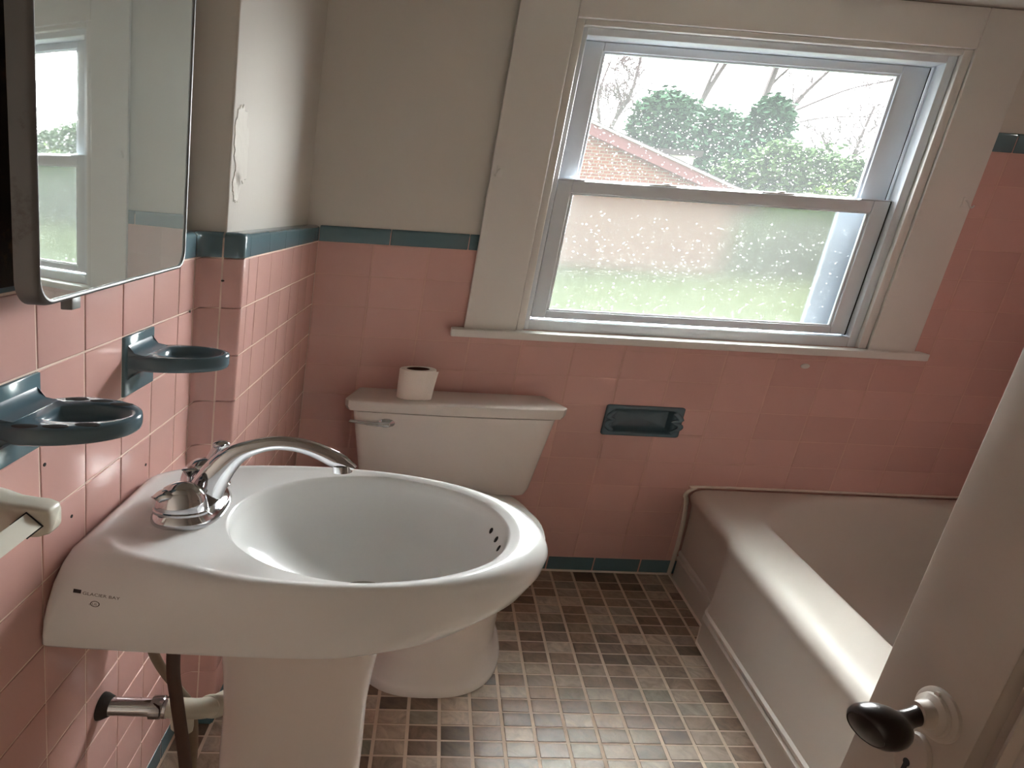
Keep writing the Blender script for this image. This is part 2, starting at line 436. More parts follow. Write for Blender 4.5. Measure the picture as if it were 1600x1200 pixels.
# bare patch where paint has flaked off the chase
def blot(name, m, parent, fn, cu, cv, ru, rv, seed, thick=.0012):
    rr = random.Random(seed); L0, L1 = [], []
    for k in range(40):
        q = 2*PI*k/40; s = 1+.35*noise.noise(Vector((math.cos(q)*1.7+seed, math.sin(q)*1.7, seed*.3)))+.12*rr.uniform(-1, 1)
        L0.append(fn(cu+ru*s*math.cos(q), cv+rv*s*math.sin(q), -.0005)); L1.append(fn(cu+ru*s*.97*math.cos(q), cv+rv*s*.97*math.sin(q), thick))
    return MB().loft([L0, L1], False, True).build(name, m, parent)
pl = lambda u, v, w: (-.024+w, u, v)
blot('flaked_paint_patch', M['patch'], wl, pl, -.735, 1.505, .050, .075, 3)
blot('flaked_paint_patch', M['patch'], wl, pl, -.752, 1.425, .022, .035, 5)
for u, v in ((-.8564, 1.160), (-1.3426, 1.0206), (-1.0385, .885), (-1.281, .905)):
    MB().lathe([(.0028, 0), (.0028, .0006)], left(u, v, 0), (1, 0, 0), 10).build('drill_hole', M['dark'], wl)
MB().lathe([(.0022, 0), (.0022, .0006)], (-.0235, -.8003, 1.222), (0, -1, 0), 10).build('drill_hole', M['dark'], wl)

wr = struct('wall_right')
MB().box(AR, AR+.15, BF, .0, -.05, HP).build('plaster', M['plaster'], wr)
rf_ = lambda u, v, w: (AR-w, u, v)
slab(-1.75, 0, 0, 1.764, rf_, -.004, -.0009+.004).build('tile_grout', M['grout'], wr)
field([-T*k for k in range(16, -1, -1)], ROWS+[H0+k*T for k in range(1, 5)], lambda u, v, w: (AR-.0045-w, u, v)).build('pink_tile_field', M['pink'], wr)
wf = struct('wall_front')
MB().box(.62, AR+.15, BF-.12, BF, -.05, HP).box(AL-.2, .62, BF-.12, BF, 2.03, HP).box(AL-.2, -.045, BF-.12, BF, -.05, 2.03).build('plaster', M['door'], wf)  # unseen wall, in the darker door paint to cut light bounced onto the sink
hall = struct('wall_hall')  # unseen closed hall, added dark to keep sky light out of the doorway
MB().box(-.7, -.6, -3.7, BF-.12, -.05, 2.4).box(1.5, 1.6, -3.7, BF-.12, -.05, 2.4).box(-.7, 1.6, -3.8, -3.7, -.05, 2.4).build('plaster', M['door'], hall)
ce = MB().box(-.8, AR+.2, -3.8, .22, HP, HP+.12).build('ceiling', M['ceiling'], None); tag(ce, kind='structure')

# floor
fo = struct('floor')
MB().box(-.8, AR+.15, -3.8, .2, -.06, -.0012).build('floor_grout', M['floor_grout'], fo)
q = .05083
fa = [.5576+q*k for k in range(-13, 8)]
fbk = [-.0229-q*k for k in range(43, 0, -1)]+[0]
ft = field([AL]+[x for x in fa if x > AL+.004], fbk, lambda u, v, w: (u, v, w), gap=.0028, thk=.004, rnd=.0008, jit=.0003)
ft.build('stone_mosaic_tiles', M['stone'], fo)

# ------------------------------------------------------------------ window
w1 = struct('window_1')
cs = MB()
cb0, cb1 = -.020, .002
cs.box(.312, .418, cb0, cb1, .995, HP-.002, bev=.003).box(1.165, 1.268, cb0, cb1, .995, HP-.002, bev=.003)
cs.box(.4185, 1.1645, cb0, cb1, 2.012, HP-.002, bev=.003)
cs.build('casing', M['trim'], w1)
st = MB()                                           # inner stop mouldings
st.box(.4185, .434, -.012, .03, 1.0, 2.0118, bev=.003).box(1.146, 1.1645, -.012, .03, 1.0, 2.0118, bev=.003).box(.4342, 1.1458, -.012, .03, 1.994, 2.0118, bev=.003)
st.build('stop_moulding', M['trim'], w1)
MB().box(.286, 1.290, -.050, .045, .971, .9985, bev=.004).build('stool', M['trim'], w1)
fm = MB()                                           # vinyl frame
fm.box(.4345, .4445, .006, .135, 1.0, 1.9935, bev=.002).box(1.1275, 1.1455, .006, .135, 1.0, 1.9935, bev=.002)
fm.box(.4445, 1.1275, .006, .135, 1.971, 1.9935, bev=.002).box(.4445, 1.1275, .006, .135, .9985, 1.036, bev=.002)
fm.box(1.124, 1.1278, .048, .062, 1.03, 1.97, bev=.001).box(.4443, .448, .048, .062, 1.03, 1.97, bev=.001)
fm.build('frame', M['vinyl'], w1)
MB().box(.40, 1.18, .22, .26, .90, .97).box(.40, 1.18, .135, .22, .95, 1.003).box(.40, .43, .135, .24, 1.003, 1.99).box(1.148, 1.18, .135, .24, 1.003, 1.99).box(.40, 1.18, .135, .24, 1.99, 2.02).build('outer_frame', M['alu'], w1)
MB().box(1.068, 1.148, .150, .168, 1.003, 1.505).build('half_screen_frame', M['screen'], w1)
def sash(name, a0, a1, b0, b1, h0, h1, ga0, ga1, gh0, gh1, glass, gname):
    s = MB()
    s.box(a0, ga0, b0, b1, h0, h1, bev=.003).box(ga1, a1, b0, b1, h0, h1, bev=.003)
    s.box(ga0+.0002, ga1-.0002, b0, b1, h0, gh0, bev=.003).box(ga0+.0002, ga1-.0002, b0, b1, gh1, h1, bev=.003)
    o = s.build(name, M['vinyl'], w1)
    bm_ = (b0+b1)/2
    bead = MB(); e = .006
    bead.box(ga0-.001, ga0+e, b0+.006, bm_+.004, gh0, gh1, bev=.002).box(ga1-e, ga1+.001, b0+.006, bm_+.004, gh0, gh1, bev=.002)
    bead.box(ga0, ga1, b0+.006, bm_+.004, gh0-.001, gh0+e, bev=.002).box(ga0, ga1, b0+.006, bm_+.004, gh1-e, gh1+.001, bev=.002)
    bead.build('glazing_bead', M['vinyl'], o)
    g = MB()
    if name == 'lower_sash': g.box(ga0, ga1, bm_, bm_+.004, gh0, gh1)
    else: g.add([(ga0, bm_, gh0), (ga1, bm_, gh0), (ga1, bm_, gh1), (ga0, bm_, gh1)], [(0, 1, 2, 3)])
    go = g.build(gname, M[glass], o)
    return o, bm_
us_, ub = sash('upper_sash', .4485, 1.1235, .062, .092, 1.502, 1.969, .486, 1.070, 1.530, 1.942, 'glass', 'clear_pane')
ls_, lb = sash('lower_sash', .4475, 1.1245, .030, .058, 1.042, 1.527, .477, 1.0905, 1.070, 1.487, 'frost', 'frosted_pane')
MB().box(.4475, .50, .027, .052, 1.5272, 1.5315, bev=.001).box(1.06, 1.1245, .027, .052, 1.5272, 1.5315, bev=.001).build('top_strip', M['vinyl'], ls_)
for x0, x1 in ((.628, .686), (.858, .925)):
    MB().box(x0, x1, .034, .052, 1.5272, 1.533, bev=.002).lathe([(.009, 0), (.009, .004), (.006, .006)], ((x0+x1)/2+.008, .045, 1.533), (0, 0, 1), 16).build('sash_lock', M['trim'], ls_)
for x0, x1 in ((.4446, .4474), (1.1246, 1.1274)):  # dark strips painted in for the shade of the gaps beside the sashes
    MB().box(x0, x1, .034, .046, 1.040, 1.527).build('sash_gap_shade', M['dark'], w1)
    MB().box(x0+.0008*(1 if x0 < 1 else -1)+.0002, x1+.0008*(1 if x0 < 1 else -1), .0635, .074, 1.529, 1.968).build('sash_gap_shade', M['dark'], w1)
# rain beads on the panes
def beads(parent, name, a0, a1, b_, h0, h1, n, r0, r1, streak, seed):
    rr = random.Random(seed); mb = MB()
    for _ in range(n):
        a, h = rr.uniform(a0, a1), rr.uniform(h0, h1); r = r0+(r1-r0)*rr.random()**3
        L = []
        for s, d in ((1, 0), (.8, .35), (.35, .6)):
            L.append([(a+r*s*math.cos(q)*(1+.2*math.sin(3*q+a*90)), b_+d*r*.6, h+r*s*math.sin(q)*(1+streak*rr.random()*.3)) for q in [2*PI*k/7 for k in range(7)]])
        mb.loft(L, True, True)
    o = mb.build(name, M['drop'], parent); o['kind'] = 'stuff'; return o
beads(us_, 'rain_beads', .489, 1.067, ub+.0005, 1.533, 1.78, 800, .0008, .0022, 1, 1)
beads(ls_, 'rain_beads', .481, 1.087, lb+.0045, 1.078, 1.43, 620, .0009, .0026, 1, 2)
# painted-over curtain hooks left on the casing
for a, s, lab in ((.328, -1, 'small painted-over curtain hook stub on the left side of the window casing'), (1.252, 1, 'small white curtain hook on the right side of the window casing beside pink tile')):
    t = thing('curtain_hook', (a, cb0, 1.530), lab, 'hook', 'old curtain hooks on the window casing')
    MB().box(a-.006, a+.006, cb0-.003, cb0, 1.520, 1.556, bev=.001).build('hook_plate', M['trim'], t)
    hk = smooth_path([(a, cb0-.002, 1.545), (a+s*.003, cb0-.010, 1.538), (a+s*.006, cb0-.016, 1.525), (a+s*.008, cb0-.020, 1.520), (a+s*.009, cb0-.025, 1.528)], 4)
    MB().tube(hk, .0022, 8).build('hook_arm', M['trim'], t)

# ------------------------------------------------------------------ door, standing open on the right
d1o = struct('door_1')
DA = .573; DE = -1.574; DH = BF+.01
dm = MB()
t0, t1 = DA, DA+.034
dm.box(t0, t1, -1.695, DE, .012, 2.01, bev=.0025).box(t0, t1, DH, DH+.11, .012, 2.01, bev=.0025)
for h0, h1 in ((.012, .22), (.66, .80), (1.90, 2.01)): dm.box(t0, t1, DH+.11, -1.695, h0, h1, bev=.0005)
dm.build('door_frame', M['door'], d1o)
for h0, h1 in ((.22, .66), (.80, 1.90)):
    L = []
    for ins, d in ((0, .0005), (.003, .0085), (.010, .0105), (.014, .0055), (.018, .0045), (.023, .0095), (.027, .0100)):
        b0, b1 = DH+.11+ins, -1.695-ins
        L.append([(t0+d, b0, h0+ins), (t0+d, b1, h0+ins), (t0+d, b1, h1-ins), (t0+d, b0, h1-ins)])
    pm = MB().loft(L, False, True); pm.box(t0+.018, t1-.004, DH+.1, -1.69, h0-.005, h1+.005)
    pm.build('door_panel', M['door'], d1o, angle=20)
KB, KH = -1.653, .923
MB().lathe([(.027, 0), (.0268, .0018), (.024, .003), (.0215, .0034), (.0205, .0055), (.015, .0075), (.0125, .012), (.0122, .014)], (DA, KB, KH), (-1, 0, 0), 32).lathe([(.0035, 0), (.003, .0015)], (DA-.003, KB+.004, KH+.0215), (-1, 0, 0), 10).build('rosette', M['door'], d1o)
kc = Vector((.538, -1.661, .916)); kr = Vector((DA-.008, KB, KH)); ax = (kc-kr).normalized()
kb = MB()
sh = kb.lathe([(.0098, -.002), (.0100, .003), (.0088, .006), (.0088, .014), (.0105, .018), (.0165, .0215), (.0205, .0255), (.0232, .0305), (.0236, .035), (.0218, .0395), (.0182, .0425), (.0174, .0428), (.0168, .0424), (.0100, .0438), (.002, .0442)], kr, ax, 36)
kb.build('door_knob', M['knob'], d1o)
KPH = .857; KPB = -1.650
MB().loft([[(DA-d, KPB+.0215*k*math.cos(q), KPH+.034*k*math.sin(q)) for q in [2*PI*i/40 for i in range(40)]] for k, d in ((1, -.001), (1, .0012), (.95, .0028), (.82, .0030), (.78, .0022), (.5, .0024))], False, True).build('keyhole_plate', M['door'], d1o)
kh = MB().lathe([(.0042, 0), (.0042, .0006)], (DA-.0022, KPB+.002, KPH-.004), (-1, 0, 0), 14)
kh.box(DA-.0029, DA-.0021, KPB-.0004, KPB+.0044, KPH-.019, KPH-.004); kh.build('keyhole', M['dark'], d1o)

# ------------------------------------------------------------------ pedestal sink
sk = thing('pedestal_sink', (.14, -1.175, 0), 'white pedestal sink with a chrome faucet, standing against the left wall', 'sink')
NS = 144; CB = -1.175; SC = (.20, CB)
def dpoly(wall_a, w_wall, w, tip, a_s=.17, rc=.02):
    # always the same number of points, so rings join one to one
    half = [(wall_a, (w_wall-rc)*i/8) for i in range(8)]
    fw = lambda a: w_wall+(w-w_wall)*math.sin(max(0, min(1, (a-wall_a)/(a_s-wall_a)))*PI/2)
    for i in range(9):
        q = PI/2*i/8; a = wall_a+rc*(1-math.cos(q)); half.append((a, fw(a)-rc*(1-math.sin(q))))
    for i in range(1, 25): a = wall_a+rc+(a_s-wall_a-rc)*i/24; half.append((a, fw(a)))
    for i in range(1, 37):
        q = PI/2*(1-i/36); c, s = math.cos(q), math.sin(q)
        half.append((a_s+(tip-a_s)*abs(c)**(2/2.15), w*abs(s)**(2/2.15)))
    return [(a, CB-b) for a, b in half]+[(a, CB+b) for a, b in reversed(half[1:-1])]
def ring(poly, hf): return [(a, b, hf(a, b)) for a, b in poly]
crest = lambda a: .878-.066*(a+.047)
sm = lambda x: max(0, min(1, x))**2*(3-2*max(0, min(1, x)))
def hmix(hw, hfree): return lambda a, b: hw+(hfree(a)-hw)*sm((a+.047)/.17)
WA = -.0465
dh = lambda d: (lambda a: crest(a)-d)
loops = [
    ring(dpoly(WA+.004, .160, .175, .290, rc=.004), lambda a, b: .7330),
    ring(dpoly(WA, .190, .2035, .330, rc=.004), lambda a, b: .7322),
    ring(dpoly(WA, .1935, .2070, .352, rc=.004), hmix(.737, lambda a: .740)),
    ring(dpoly(WA, .1930, .2085, .380, rc=.004), hmix(.752, lambda a: .768)),
    ring(dpoly(WA, .1905, .2105, .392, rc=.006), hmix(.775, lambda a: .800)),
    ring(dpoly(WA, .185, .2118, .3945, rc=.010), hmix(.798, lambda a: min(.832, crest(a)-.026))),
    ring(dpoly(WA, .174, .2120, .391, rc=.016), hmix(.824, dh(.0155))),
    ring(dpoly(WA+.001, .160, .2105, .385, rc=.024), hmix(.846, dh(.0065))),
    ring(dpoly(WA+.004, .150, .2075, .3765, rc=.03), hmix(.861, dh(.0015))),
    ring(dpoly(WA+.012, .1425, .2040, .3690, rc=.034), hmix(.872, dh(.0))),
    ring(dpoly(WA+.022, .1370, .2005, .3630, rc=.034), hmix(.8755, dh(.0))),
    ring(dpoly(WA+.030, .1310, .1965, .3590, rc=.034), hmix(.8750, dh(.0015))),
]
deck = lambda a, b: crest(a)-.0050
loops.append(ring(dpoly(WA+.040, .124, .1905, .3555, rc=.034), lambda a, b: crest(a)-.0042))
rim0 = loops[-1]
def basin(k, drop):
    ca, ra, rb = .2120, .1425*k, .1865*k; out = []
    for p in rim0:
        q = math.atan2((p[1]-CB)/.1865, (p[0]-ca)/.1425); a, b = ca+ra*math.cos(q), CB+rb*math.sin(q); out.append((a, b, crest(a)-drop))
    return out
for k, dr in ((1.0, .0046), (.992, .0054), (.984, .0080), (.974, .0125)):
    loops.append(basin(k, dr))
for i in range(1, 15):
    t = i/15*PI/2; loops.append(basin(.974*math.cos(t)**.9, .0125+.135*math.sin(t)))
def under(k, h): return [(a, b, h) for a, b, _ in basin(k, 0)]
loops = [under(.45, .6985), under(.60, .700), under(.80, .7165)]+loops[:0]+loops
bs = MB().loft(loops, True, True)
bso = bs.build('basin', M['china'], sk, angle=60)
tree_bvh = BVHTree.FromPolygons([Vector(v) for v in bs.v], bs.f)
def surf(origin, direction):
    hit = tree_bvh.ray_cast(Vector(origin), Vector(direction).normalized()); return hit[0], hit[1]
for k, (b_, h_) in enumerate(((-1.116, .812), (-1.142, .809), (-1.168, .806))):
    hp, hn = surf((.21, b_, h_), (1, 0, 0))
    if hp is None: continue
    axn = -hn if hn.x > 0 else hn
    MB().lathe([(.0062, -.001), (.0062, .0007)], hp, axn, 16, sx=.62, sy=1.0).build('overflow_hole', M['dark'], bso)
MB().lathe([(.022, 0), (.021, .003), (.012, .002)], (.212, CB, .7140), (0, 0, 1), 24).build('drain', M['chrome'], sk)
# printed maker's mark on the near side
def text_mesh(body, size):
    cu = bpy.data.curves.new('mark', 'FONT'); cu.body = body; cu.size = size; cu.resolution_u = 3
    ob = bpy.data.objects.new('mark', cu); dg = bpy.context.evaluated_depsgraph_get(); col.objects.link(ob)
    bpy.context.view_layer.update(); dg.update()
    me = bpy.data.meshes.new_from_object(ob.evaluated_get(dg)); v = [tuple(x.co) for x in me.vertices]; f = [tuple(p.vertices) for p in me.polygons]
    bpy.data.objects.remove(ob); bpy.data.meshes.remove(me); return v, f
def stamp(mb, v, f, a0, h0, sa, sh, slope=0):
    out = []
    for x, y, _ in v:
        a = a0+x*sa; h = h0+y*sh+slope*x*sa
        hp, hn = surf((a, -1.6, h), (0, 1, 0)); b_ = hp.y if hp else -1.365
        out.append((a, b_-.0004, h))
    mb.add(out, f)
pm = MB()
v, f = text_mesh('GLACIER BAY', 1.0); wd = max(x[0] for x in v)
stamp(pm, v, f, -.0150, .8215, .0335/wd, .0060, -.02)
stamp(pm, [(0, 0, 0), (1, 0, 0), (1, .4, 0), (1, 1, 0), (0, 1, 0), (0, .4, 0)], [(0, 1, 2, 5), (5, 2, 3, 4)], -.0235, .8222, .0072, .0050)
oc = [(math.cos(t), math.sin(t), 0) for t in [2*PI*k/24 for k in range(24)]]
stamp(pm, oc+[(x*.8, y*.8, 0) for x, y, _ in oc], [(i, (i+1) % 24, 24+(i+1) % 24, 24+i) for i in range(24)], -.0025, .8105, .0042, .0042)
v, f = text_mesh('US', 1.0); stamp(pm, v, f, -.0050, .8085, .0036, .0046); v, f = text_mesh('c', 1.0); stamp(pm, v, f, -.0078, .8080, .0036, .0046)
pm.build('printed_mark', M['print'], bso, smooth=False)
# pedestal
pd = []
for h, a0, a1, rb in ((.0, .052, .262, .098), (.012, .052, .262, .098), (.03, .058, .255, .092), (.08, .071, .245, .082), (.2, .081, .2385, .073), (.35, .079, .2365, .072), (.46, .080, .2335, .073), (.54, .077, .2355, .075), (.62, .072, .240, .080), (.68, .067, .249, .087), (.706, .064, .253, .091)):
    pd.append(sup((a0+a1)/2, CB, (a1-a0)/2, rb, h, 56, 2.7))
MB().loft(pd, True, True).build('pedestal', M['china2'], sk, angle=60)
# faucet
fc = sub_empty('faucet', (.036, CB, .872), sk)
FH = .8705
fp = MB()
fl_ = []
for ins, h in ((0, FH-.003), (0, FH+.004), (.002, FH+.010), (.007, FH+.020), (.010, FH+.0215)):
    fl_.append(sup(.033, CB, .033-ins, .077-ins, h, 48, 2.6))
fp.loft(fl_, True, True).build('faucet_base', M['chrome'], fc)
for sgn in (-1, 1):
    b_ = CB+sgn*.050
    hm = MB().lathe([(.0260, 0), (.0262, .004), (.0245, .006), (.0240, .014), (.0215, .030), (.0165, .042), (.0100, .050), (.004, .053), (.001, .0535)], (.033, b_, FH+.0200), (0, 0, 1), 28)
    hp_ = smooth_path([(.034, b_, FH+.054), (.024, b_-.008, FH+.054), (.018, b_-.012, FH+.051), (.0125, b_-.016, FH+.047)] if sgn < 0 else [(.036, b_, FH+.055), (.041, b_+.002, FH+.075), (.045, b_+.003, FH+.090), (.047, b_+.003, FH+.098)], 5)
    n_ = len(hp_); hm.tube(hp_, [(.0075+.0045*math.sin(PI*min(1, (i/(n_-1))*1.1+.05))) if sgn < 0 else .0075 for i in range(n_)], 14, flat=.8 if sgn < 0 else 1)
    if sgn > 0: hm.ball((.047, b_+.003, FH+.099), (.009, .010, .0085))
    hm.build('faucet_handle', M['chrome'], fc)
sp = smooth_path([(.040, CB, FH+.018), (.047, CB, FH+.045), (.056, CB, FH+.075), (.070, CB, FH+.104), (.090, CB, FH+.121), (.112, CB, FH+.129), (.136, CB, FH+.125), (.157, CB, FH+.112), (.174, CB, FH+.096), (.186, CB, FH+.087)], 5)
n_ = len(sp)
MB().tube(sp, [(.0200-.0075*min(1, i/(n_*.45)))*(1-.55*max(0, (i/(n_-1)-.86)/.14)) for i in range(n_)], 18, flat=.66).tube([(.1745, CB, FH+.092), (.1760, CB, FH+.0795)], [.0095, .0095], 16).build('spout', M['chrome'], fc)
MB().tube([(.030, CB, FH+.02), (.029, CB, FH+.062)], .0028, 8).lathe([(.003, 0), (.0075, .010), (.0085, .013), (.006, .015), (.001, .0155)], (.0288, CB, FH+.060), (-.03, 0, 1), 18).build('lift_rod', M['chrome'], fc)

# pipework under the sink
dr = thing('drain_pipe', (-.04, -1.195, .4), 'chrome and white plastic sink waste pipe coming out of the pink left wall', 'pipe')
PB, PH = -1.195, .452
MB().lathe([(.025, 0), (.024, .004), (.020, .009), (.0185, .011)], (AL+.0005, PB, PH), (1, 0, 0), 24).build('wall_flange', M['rust_shade'], dr)
MB().tube([(AL+.004, PB, PH), (-.03, PB, PH), (-.006, PB, PH), (.006, PB, PH)], [.0175, .0165, .0165, .0165], 20).build('chrome_pipe', M['chrome'], dr)
MB().lathe([(.0165, 0), (.0215, .001), (.0215, .012), (.019, .014), (.0205, .015), (.0205, .018), (.017, .019)], (.004, PB, PH), (1, 0, 0), 12).build('slip_nut', M['chrome'], dr)
el = smooth_path([(.021, PB, PH), (.037, PB, PH-.001), (.054, PB+.006, PH-.007), (.070, PB+.025, PH-.016), (.084, PB+.055, PH-.024), (.098, PB+.080, PH-.028)], 5)
MB().tube(el, .0185, 20).lathe([(.020, -.006), (.0215, -.003), (.0215, .003), (.020, .006)], (.066, PB+.019, PH-.0135), (.7, .6, -.35), 20).tube([(.036, PB+.004, PH-.012), (.037, PB+.004, PH-.050), (.041, PB+.004, PH-.062)], [.013, .0125, .008], 16).build('plastic_trap', M['pvc'], dr)
MB().tube(smooth_path([(.043, -1.275, .735), (.043, -1.275, .62), (.047, -1.275, .56), (.052, -1.275, .50), (.057, -1.272, .43), (.0605, -1.270, .36), (.0625, -1.268, .28), (.062, -1.26, .16), (.052, -1.25, .06), (.035, -1.24, .004)], 6), .0068, 12).build('supply_hose', M['hose_brown'], None)
tag(bpy.data.objects['supply_hose'], 'dark brown supply hose hanging from the sink in front of the waste pipe', 'hose')
tag(MB().tube(smooth_path([(-.012, -1.14, .735), (-.014, -1.14, .62), (-.0135, -1.14, .57), (-.008, -1.14, .525), (.006, -1.145, .485), (.022, -1.15, .452), (.034, -1.155, .425), (.042, -1.157, .36), (.042, -1.158, .2), (.036, -1.16, .004)], 6), .0062, 12).build('supply_hose', M['hose_grey'], None),
    'pale grey supply hose curving down behind the dark brown hose under the sink', 'hose')

# ------------------------------------------------------------------ toilet
tl_ = thing('toilet', (.318, -.40, 0), 'white toilet with tank and closed lid, between the sink and the tub', 'toilet')
def tank_ring(a0, a1, b0, b1, h, r, bow, n=10):
    pts = []
    def arc_(ca, cb, q0, q1):
        for i in range(7): q = q0+(q1-q0)*i/6; pts.append((ca+r*math.cos(q), cb+r*math.sin(q), h))
    arc_(a1-r, b1-r, 0, PI/2); arc_(a0+r, b1-r, PI/2, PI); arc_(a0+r, b0+r, PI, 1.5*PI)
    for i in range(1, n): pts.append((a0+r+(a1-a0-2*r)*i/n, b0, h))
    arc_(a1-r, b0+r, 1.5*PI, 2*PI)
    out = []
    for a, b_, h_ in pts:
        s = (a-(a0+a1)/2)/((a1-a0)/2)
        if b_ < (b0+b1)/2: b_ -= bow*(1-s*s)
        out.append((a, b_, h_))
    return out
TKA = 30
tk = [tank_ring(.175, .470, -.150, -.045, .408, .02, .006), tank_ring(.155, .4905, -.160, -.035, .414, .02, .008), tank_ring(.148, .4965, -.165, -.030, .44, .02, .010), tank_ring(.133, .508, -.170, -.028, .58, .02, .012), tank_ring(.118, .520, -.175, -.026, .716, .02, .014)]
MB().loft(tk, True, True).build('tank', M['china2'], tl_, angle=TKA)
def lid_ring(d, h, cut_=.03, bow=.012):
    a0, a1, b0, b1 = .100-d, .540+d, -.180-d, -.022+d*.2
    P_ = [(a1-cut_*1.15, b1), (a0+cut_*.55, b1), (a0, b0+.028), (a0+.008, b0+.006)]
    n = 14
    for i in range(n+1):
        t = i/n; a = a0+.022+(a1-a0-.044)*t; P_.append((a, b0-bow*(1-(2*t-1)**2)))
    P_ += [(a1-.008, b0+.006), (a1, b0+.028)]
    return [(a, b_, h) for a, b_ in P_]
MB().loft([lid_ring(-.012, .7145), lid_ring(-.012, .717), lid_ring(-.004, .7185), lid_ring(-.0005, .731), lid_ring(0, .7535), lid_ring(-.0015, .7562), lid_ring(-.005, .7575), lid_ring(-.030, .758)], True, True).build('tank_lid', M['china2'], tl_, angle=28)
lv = MB().lathe([(.0165, 0), (.0165, .003), (.013, .008), (.008, .012), (.007, .016)], (.187, -.180, .680), (0, -1, 0), 20)
lv.build('lever_escutcheon', M['chrome'], tl_)
MB().tube(smooth_path([(.190, -.194, .679), (.178, -.197, .680), (.160, -.197, .6805), (.140, -.195, .6835), (.116, -.192, .687)], 5), [.0110]*4+[.0095]*4+[.008]*5+[.007]*8, 12, flat=.85).build('flush_lever', M['chrome'], tl_)
CT = .330
bw = []
for h, ca, ra, b0, b1, e in ((0, CT, .134, -.690, -.20, 2.5), (.020, CT, .134, -.690, -.20, 2.5), (.026, CT, .130, -.684, -.20, 2.5), (.036, CT, .122, -.676, -.19, 2.4), (.10, CT, .117, -.668, -.19, 2.4), (.18, CT, .118, -.666, -.18, 2.3), (.25, CT, .128, -.674, -.15, 2.3), (.31, CT, .148, -.690, -.12, 2.2), (.36, CT, .166, -.704, -.09, 2.2), (.395, CT, .173, -.712, -.05, 2.3), (.405, CT, .171, -.710, -.05, 2.3)):
    bw.append(sup(ca, (b0+b1)/2, ra, (b1-b0)/2, h, 56, e))
MB().loft(bw, True, True).build('bowl', M['china2'], tl_, angle=60)
st_ = [sup(CT, -.455, .170+d, .262+d, h, 56, 2.25) for d, h in ((-.004, .4065), (0, .410), (.002, .418), (0, .424))]
MB().loft(st_, True, True).build('seat', M['china'], tl_, angle=50)
sl = [sup(CT, -.455, .171+d, .263+d, h, 56, 2.25) for d, h in ((-.003, .4255), (.001, .429), (.001, .438), (-.006, .444), (-.05, .4475))]
MB().loft(sl, True, True).build('seat_lid', M['china'], tl_, angle=50)
# paper roll on the tank
rl = thing('toilet_paper_roll', (.232, -.125, .758), 'small white toilet paper roll standing on the toilet tank lid', 'toilet paper')
RC = (.2325, -.118, .7585)
pr = MB(); n = 40
def rr_(r, h, taper=0): return [(RC[0]+(r+taper)*math.cos(2*PI*k/n)*.98, RC[1]+(r+taper)*math.sin(2*PI*k/n), RC[2]+h) for k in range(n)]
pr.loft([rr_(.0232, .003), rr_(.0345, .0), rr_(.0362, .003), rr_(.0368, .05), rr_(.0372, .102), rr_(.0362, .106), rr_(.0242, .106), rr_(.0232, .104), rr_(.0232, .003)], False, False)
ta = [(-1.05+.1*i) for i in range(7)]
fl2 = []
for hh, off in ((-.0005, .0010), (.05, .0035), (.104, .0080)):
    fl2.append([(RC[0]+(.0374+off*i/6)*math.cos(q), RC[1]+(.0374+off*i/6)*math.sin(q), RC[2]+max(hh, 0)) for i, q in enumerate(ta)])
pr.loft(fl2, closed=False)
pr.build('paper', M['paper'], rl)
MB().loft([rr_(.0231, .002), rr_(.0231, .1055), rr_(.0215, .1055), rr_(.0215, .002)]).build('cardboard_core', M['card'], rl)

# ------------------------------------------------------------------ bathtub
tb = thing('bathtub', (1.22, -.80, 0), 'white enamelled alcove bathtub along the right side, under the window end', 'bathtub')
TB1 = -1.56; TA1 = 1.594
def tub_ring(pa, pb, h, d=0, r=.03):
    # pa: a of the set-back end by the window wall, pb: a of the main front
    pts = [(TA1-d+(pa+r-TA1+d)*(t/20), -.004-d) for t in range(21)]
    pts += [(pa+r*(1-math.sin(q)), -.004-d-r*(1-math.cos(q))) for q in [PI/2*i/5 for i in range(1, 6)]]
    for t in range(1, 7): pts.append((pa, -.004-d-r-(.33-r-d)*t/6))
    for t in range(1, 7): s = t/6; pts.append((pa+(pb-pa)*sm(s), -.335-.085*s))
    for t in range(1, 11): pts.append((pb, -.42+(TB1+d+.42)*t/10))
    pts += [(TA1-d, TB1+d)]
    return [(a, b_, h) for a, b_ in pts]
seq = [(.893, .862, 0, 0), (.893, .862, .085, 0), (.889, .858, .089, 0), (.889, .858, .098, 0), (.894, .863, .102, 0), (.894, .863, .110, 0), (.890, .859, .114, 0), (.890, .859, .122, 0), (.895, .864, .127, 0), (.892, .868, .25, 0), (.888, .872, .33, 0), (.883, .870, .350, 0), (.879, .8685, .364, 0), (.878, .871, .377, .001), (.882, .879, .390, .004), (.889, .890, .3975, .010), (.899, .902, .4012, .018), (.910, .914, .402, .028)]
L = [tub_ring(a, b_, h, d) for a, b_, h, d in seq]
nr = len(L[0])
